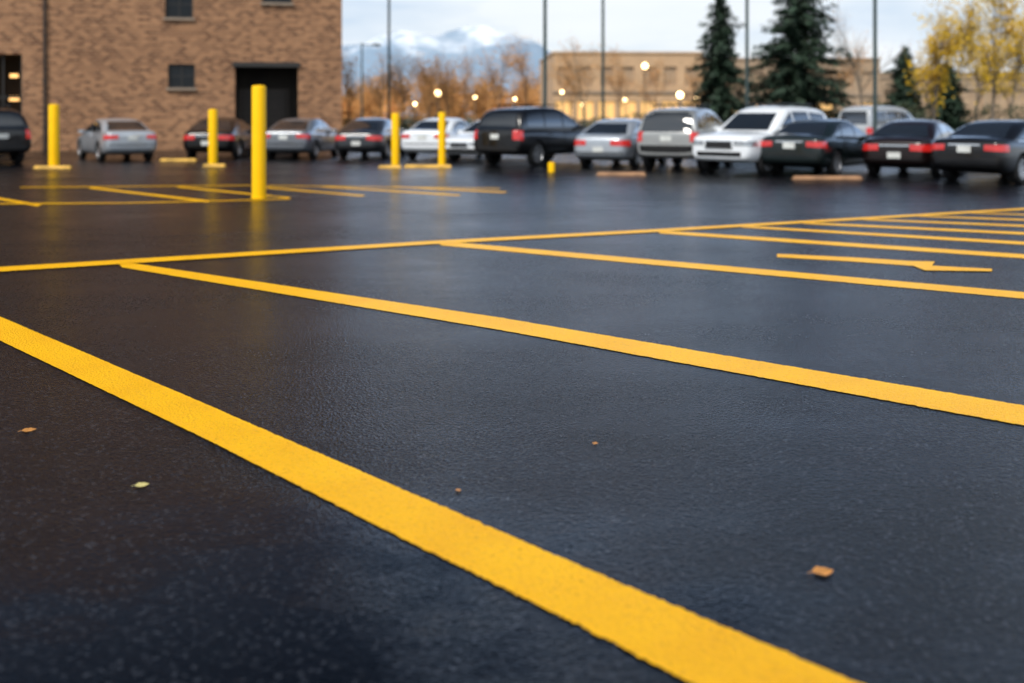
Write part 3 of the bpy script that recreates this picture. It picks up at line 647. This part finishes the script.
# ------------------------------------------------------------ lamp posts
def lamppost(px,depth,h,r=.08,label='tall thin dark green light pole',lit=False,both=True):
    e=ob('street_lamp',None,loc=D(px,depth),label=label,cat='street lamp',group='light poles around the lot')
    m=MB(); m.lathe([(0,.0),(.22,0),(.22,.5),(.16,.55),(r*1.2,.56),(r,h),(0,h)],12); ob('pole',m.mesh('pole',[M['pole']],False),e)
    m=MB(); m.tube((-.9 if both else 0,0,h-.15),(.9,0,h-.15),.035,.035,6,caps=True); ob('arm',m.mesh('arm',[M['pole']]),e)
    for sx in ((-1,1) if both else (1,)):
        m=MB(); m.box(sx*1.1-.3,sx*1.1+.3,-.15,.15,h-.2,h-.05); mm_=m.mesh('lamp_head',[M['pole']]); bevelmesh(mm_,.04,2); hd=ob('lamp_head',mm_,e)
        m=MB(); m.box(sx*1.1-.24,sx*1.1+.24,-.11,.11,h-.24,h-.205); ob('lamp_lens',m.mesh('lamp_lens',[M['lampglow'] if lit else M['head']]),hd)
for px,dp in [(545,42),(603,52),(747,46),(875,40),(389,60)]: lamppost(px,dp,11.5,.07)
lamppost(362,75,ZH(43,75),.06,'slim light pole with a single lamp head',False,False)
def globe(px,py,depth,r=.28):
    h=ZH(py,depth)
    e=ob('street_lamp',None,loc=D(px,depth),label='short lamp post with a glowing warm globe',cat='street lamp',group='glowing globe lamps')
    m=MB(); m.lathe([(.1,0),(.1,.3),(.045,.35),(.04,h-r)],10); ob('pole',m.mesh('pole',[M['pole']]),e)
    m=MB(); m.lathe([(r*math.sin(math.pi*i/10),h-r*math.cos(math.pi*i/10)) for i in range(11)],16); ob('lamp_globe',m.mesh('lamp_globe',[M['lampglow']],True),e)
for px,py,dp in [(438,93,75),(645,66,77),(680,95,70),(475,97,95),(515,99,100),(583,104,85),(697,98,80),(415,104,90),(562,92,88),(625,100,86)]: globe(px,py,dp,.22 if dp<78 else .14)

# ------------------------------------------------------------ trees
def branch(mb,p,d,ln,r,lev,rng,tips,spread=.5,n=5,up=.15):
    segs=3; q=p.copy(); dd=d.copy(); rr=r
    for s in range(segs):
        dd=(dd+Vector((rng.gauss(0,.09),rng.gauss(0,.09),rng.gauss(0,.05)+up*.3))).normalized()
        q2=q+dd*ln/segs; r2=rr*.8
        mb.tube(q,q2,rr,r2,n if lev>1 else 3)
        if lev>0:
            for _ in range(2):
                ax=Vector((rng.gauss(0,1),rng.gauss(0,1),rng.gauss(0,.4))); ax=(ax-dd*ax.dot(dd)).normalized()
                nd=(dd*(1-spread)+ax*spread+Vector((0,0,up))).normalized()
                branch(mb,q2,nd,ln*rng.uniform(.45,.68),r2*.6,lev-1,rng,tips,spread,n,up)
        q=q2; rr=r2; tips.append(q2.copy())
    if lev>0: branch(mb,q,dd,ln*.65,rr,lev-1,rng,tips,spread,n,up)
def quads(mb,c,s,rng):
    a=Vector((rng.gauss(0,1),rng.gauss(0,1),rng.gauss(0,1))).normalized(); b=a.orthogonal().normalized()*s*.6; a=a*s
    mb.add([c-a,c+b,c+a,c-b],[(0,1,2,3)])
def decid(name,loc,h,seed,leafmat,leaves,lsize,label,cat,bark,group=None,levels=3,leafz=0.0,spread=.5,br=.25,sig=.16,thr=-.15,fq=1.1):
    rng=random.Random(seed); mb=MB(); tips=[]
    e=ob(name,None,loc=loc,label=label,cat=cat,group=group)
    br0=h*br; mb.tube((0,0,-.02),(0,0,br0),h*.013,h*.010,8)
    branch(mb,Vector((0,0,br0)),Vector((0,0,1)),h*.36,h*.010,levels,rng,tips,spread,5)
    ob('trunk',mb.mesh('trunk',[bark]),e)
    if leaves:
        lb=MB(); T_=[t for t in tips if t.z>h*leafz]
        for i in range(leaves):
            t=rng.choice(T_); t=t+Vector((rng.gauss(0,sig),rng.gauss(0,sig),rng.gauss(0,sig)))
            if mnoise.noise(t*fq+Vector((seed,0,0)))<thr: continue
            quads(lb,t,lsize*rng.uniform(.6,1.3),rng)
        ob('crown',lb.mesh('crown',[leafmat]),e)
    return e
def conifer(px,depth,pytop,wpx,seed,label='dark green conifer tree',dens=1.0):
    rng=random.Random(seed); h=ZH(pytop,depth); W_=wpx/2/F*depth
    e=ob('conifer_tree',None,loc=D(px,depth),label=label,cat='tree',group='conifer trees behind the cars')
    mb=MB(); mb.tube((0,0,-.02),(0,0,h*.97),h*.017,.01,8); 
    cb=MB(); z=h*.08; 
    while z<h*.985:
        t=(z-h*.08)/(h*.92); rad=W_*(1-t)**.66*rng.uniform(.72,1.12)+.1
        nb=max(6,int((11*(1-t)+6)*dens)); a0=rng.random()*6.28
        for i in range(nb):
            an=a0+6.283*i/nb+rng.gauss(0,.3)
            lob=.92+.6*mnoise.noise(Vector((math.cos(an)*1.6,math.sin(an)*1.6,z*1.1+seed*7)))
            L_=rad*rng.uniform(.52,1.1)*lob
            if rng.random()<.12: L_*=1.28
            d=Vector((math.cos(an),math.sin(an),-.20-.28*(1-t)+rng.gauss(0,.09)))
            tip=Vector((0,0,z))+d*L_; tip.z+=L_*.18
            mb.tube((0,0,z),tip,.018*h*.12,.004,3)
            k_=max(9,int(L_*40*dens))
            for j in range(k_):
                u=rng.uniform(.1,1.05); c=Vector((0,0,z)).lerp(tip,u); sp=.12+.22*L_*(1-u)*.6
                c=c+Vector((rng.gauss(0,sp*.6),rng.gauss(0,sp*.6),rng.gauss(-.12,.09)))
                s=rng.uniform(.11,.22)
                ax=Vector((math.cos(an)+rng.gauss(0,.5),math.sin(an)+rng.gauss(0,.5),rng.gauss(-.5,.3))).normalized()*s
                bx=ax.cross(Vector((rng.gauss(0,.3),rng.gauss(0,.3),1))).normalized()*s*.37
                cb.add([c-ax,c+bx,c+ax,c-bx],[(0,1,2,3)])
        z+=h*.025*(1.0+.5*(1-t))*rng.uniform(.8,1.2)
    ob('trunk',mb.mesh('trunk',[M['bark']]),e); ob('crown',cb.mesh('crown',[M['conifer']]),e)
conifer(720,60,-10,80,1,'tall narrow dark green conifer tree'); conifer(797,55,-42,142,2,'large broad dark green conifer tree',1.05)
conifer(905,64,44,52,3,'small dark green conifer tree'); conifer(948,50,62,50,4,'small dark green conifer tree'); 
i=0
for px,dp,h in [(932,46,6.8),(958,52,9.0),(992,47,9.2),(1026,50,9.4),(976,64,9.6),(1075,44,9),(1010,58,8.6)]:
    decid('autumn_tree',D(px,dp),h,20+i,M['yleaf'],3600,.09,'slender tree with yellow autumn leaves','tree',M['palebark'],'yellow autumn trees',3,.12,.36,.10,.24,-.09,1.6); i+=1
i=0
for px,dp,h in [(862,62,9.2),(585,66,6.8),(570,80,6.6),(655,75,6),(350,64,6),(404,62,5.6),(428,66,5.8),(497,60,6.4),(528,64,6.6),(466,70,6.2),(835,70,7.4),(448,60,5.2),(380,70,5.8),(620,72,6.4),(690,78,6)]:
    decid('bare_tree',D(px,dp),h,60+i,M['oleaf'],1100 if i else 200,.07,'thin bare tree with a few brown leaves','tree',M['palebark'] if i<2 else M['twig'],'bare winter trees',3,.25,.45,.2,.25); i+=1
rng=random.Random(5); wb_=MB(); 
for i in range(105):
    px=rng.uniform(330,570) if i<75 else rng.uniform(560,1100); dp=rng.uniform(105,170) if i<75 else rng.uniform(125,170)
    base=D(px,dp); h=rng.uniform(3.4,7.0)*(dp/110); tips=[]
    t=MB(); branch(t,Vector((0,0,h*.05)),Vector((0,0,1)),h*.42,h*.012,2,rng,tips,.45,3)
    wb_.add([Vector(v)+base for v in t.v],t.f,0)
    lb=MB()
    for k_ in range(400):
        tt=rng.choice(tips)+Vector((rng.gauss(0,.5),rng.gauss(0,.5),rng.gauss(-.4,.7))); tt.z=max(.1,tt.z); quads(lb,tt+base,rng.uniform(.12,.27),rng)
    wb_.add(lb.v,lb.f,1)
ob('woodland',wb_.mesh('woodland',[M['twig'],M['oleaf']]),kind='stuff',label='far-off brown autumn woodland beyond the lot',cat='woodland')
def hedge(px0,px1,depth,h,seed,label):
    rng=random.Random(seed); a=D(px0,depth); b=D(px1,depth); mb=MB(); n=int((b-a).length*260)
    for i in range(n):
        x=rng.uniform(a.x,b.x); hh=h*(.72+.35*mnoise.noise(Vector((x*.6,seed,0))))
        y=depth+rng.uniform(-.7,.7); z=hh*math.sqrt(rng.random())*math.sqrt(max(0,1-((y-depth)/.8)**2))
        quads(mb,Vector((x-(a.x+b.x)/2,y-depth,max(.03,z))),rng.uniform(.06,.13),rng)
    ob('hedge',mb.mesh('hedge',[M['hedge']]),loc=(a+b)/2,kind='stuff',label=label,cat='hedge')
hedge(344,560,58,1.9,1,'uneven low hedge beyond the kerb'); hedge(560,830,59,2.1,2,'uneven low hedge beyond the kerb'); hedge(830,1120,57,3.0,3,'taller dark hedge under the trees')

# ------------------------------------------------------------ fallen leaves
def leaf(px,py,s,mat,rot,label,seed):
    rng=random.Random(seed); p=G(px,py); n=12; vs=[];fs=[]
    for i in range(n+1):
        u=i/n; wv=math.sin(math.pi*u**.8)*.38*(1+.10*math.sin(u*17+seed))*s; x=(u-.5)*s
        lift=.004+.03*s*abs(u-.5)*2
        vs+=[(x,-wv,lift+.06*wv),(x,0,lift),(x,wv,lift+.16*wv)]
        if i: k=3*i; fs+=[(k-3,k,k+1,k-2),(k-2,k+1,k+2,k-1)]
    b=MB(); b.add(vs,fs)
    b.tube((-.5*s,0,.008),(-.7*s,.05*s,.004),.0015,.001,4)
    ob('fallen_leaf',b.mesh('fallen_leaf',[mat],True),loc=p,rot=(0,0,rot),label=label,cat='leaf',group='fallen leaves on the asphalt')
leaf(823,573,.078,M['leafb'],.2,'curled orange brown fallen leaf on wet asphalt',1)
leaf(142,486,.06,M['leafy'],.4,'small pale yellow fallen leaf on wet asphalt',2)
leaf(29,431,.07,M['leafb'],.5,'small brown fallen leaf on wet asphalt',3)
leaf(595,444,.035,M['leafb'],1.3,'tiny brown fallen leaf on wet asphalt',4)
leaf(458,491,.03,M['leafb'],2.0,'tiny brown fallen leaf on wet asphalt',5)
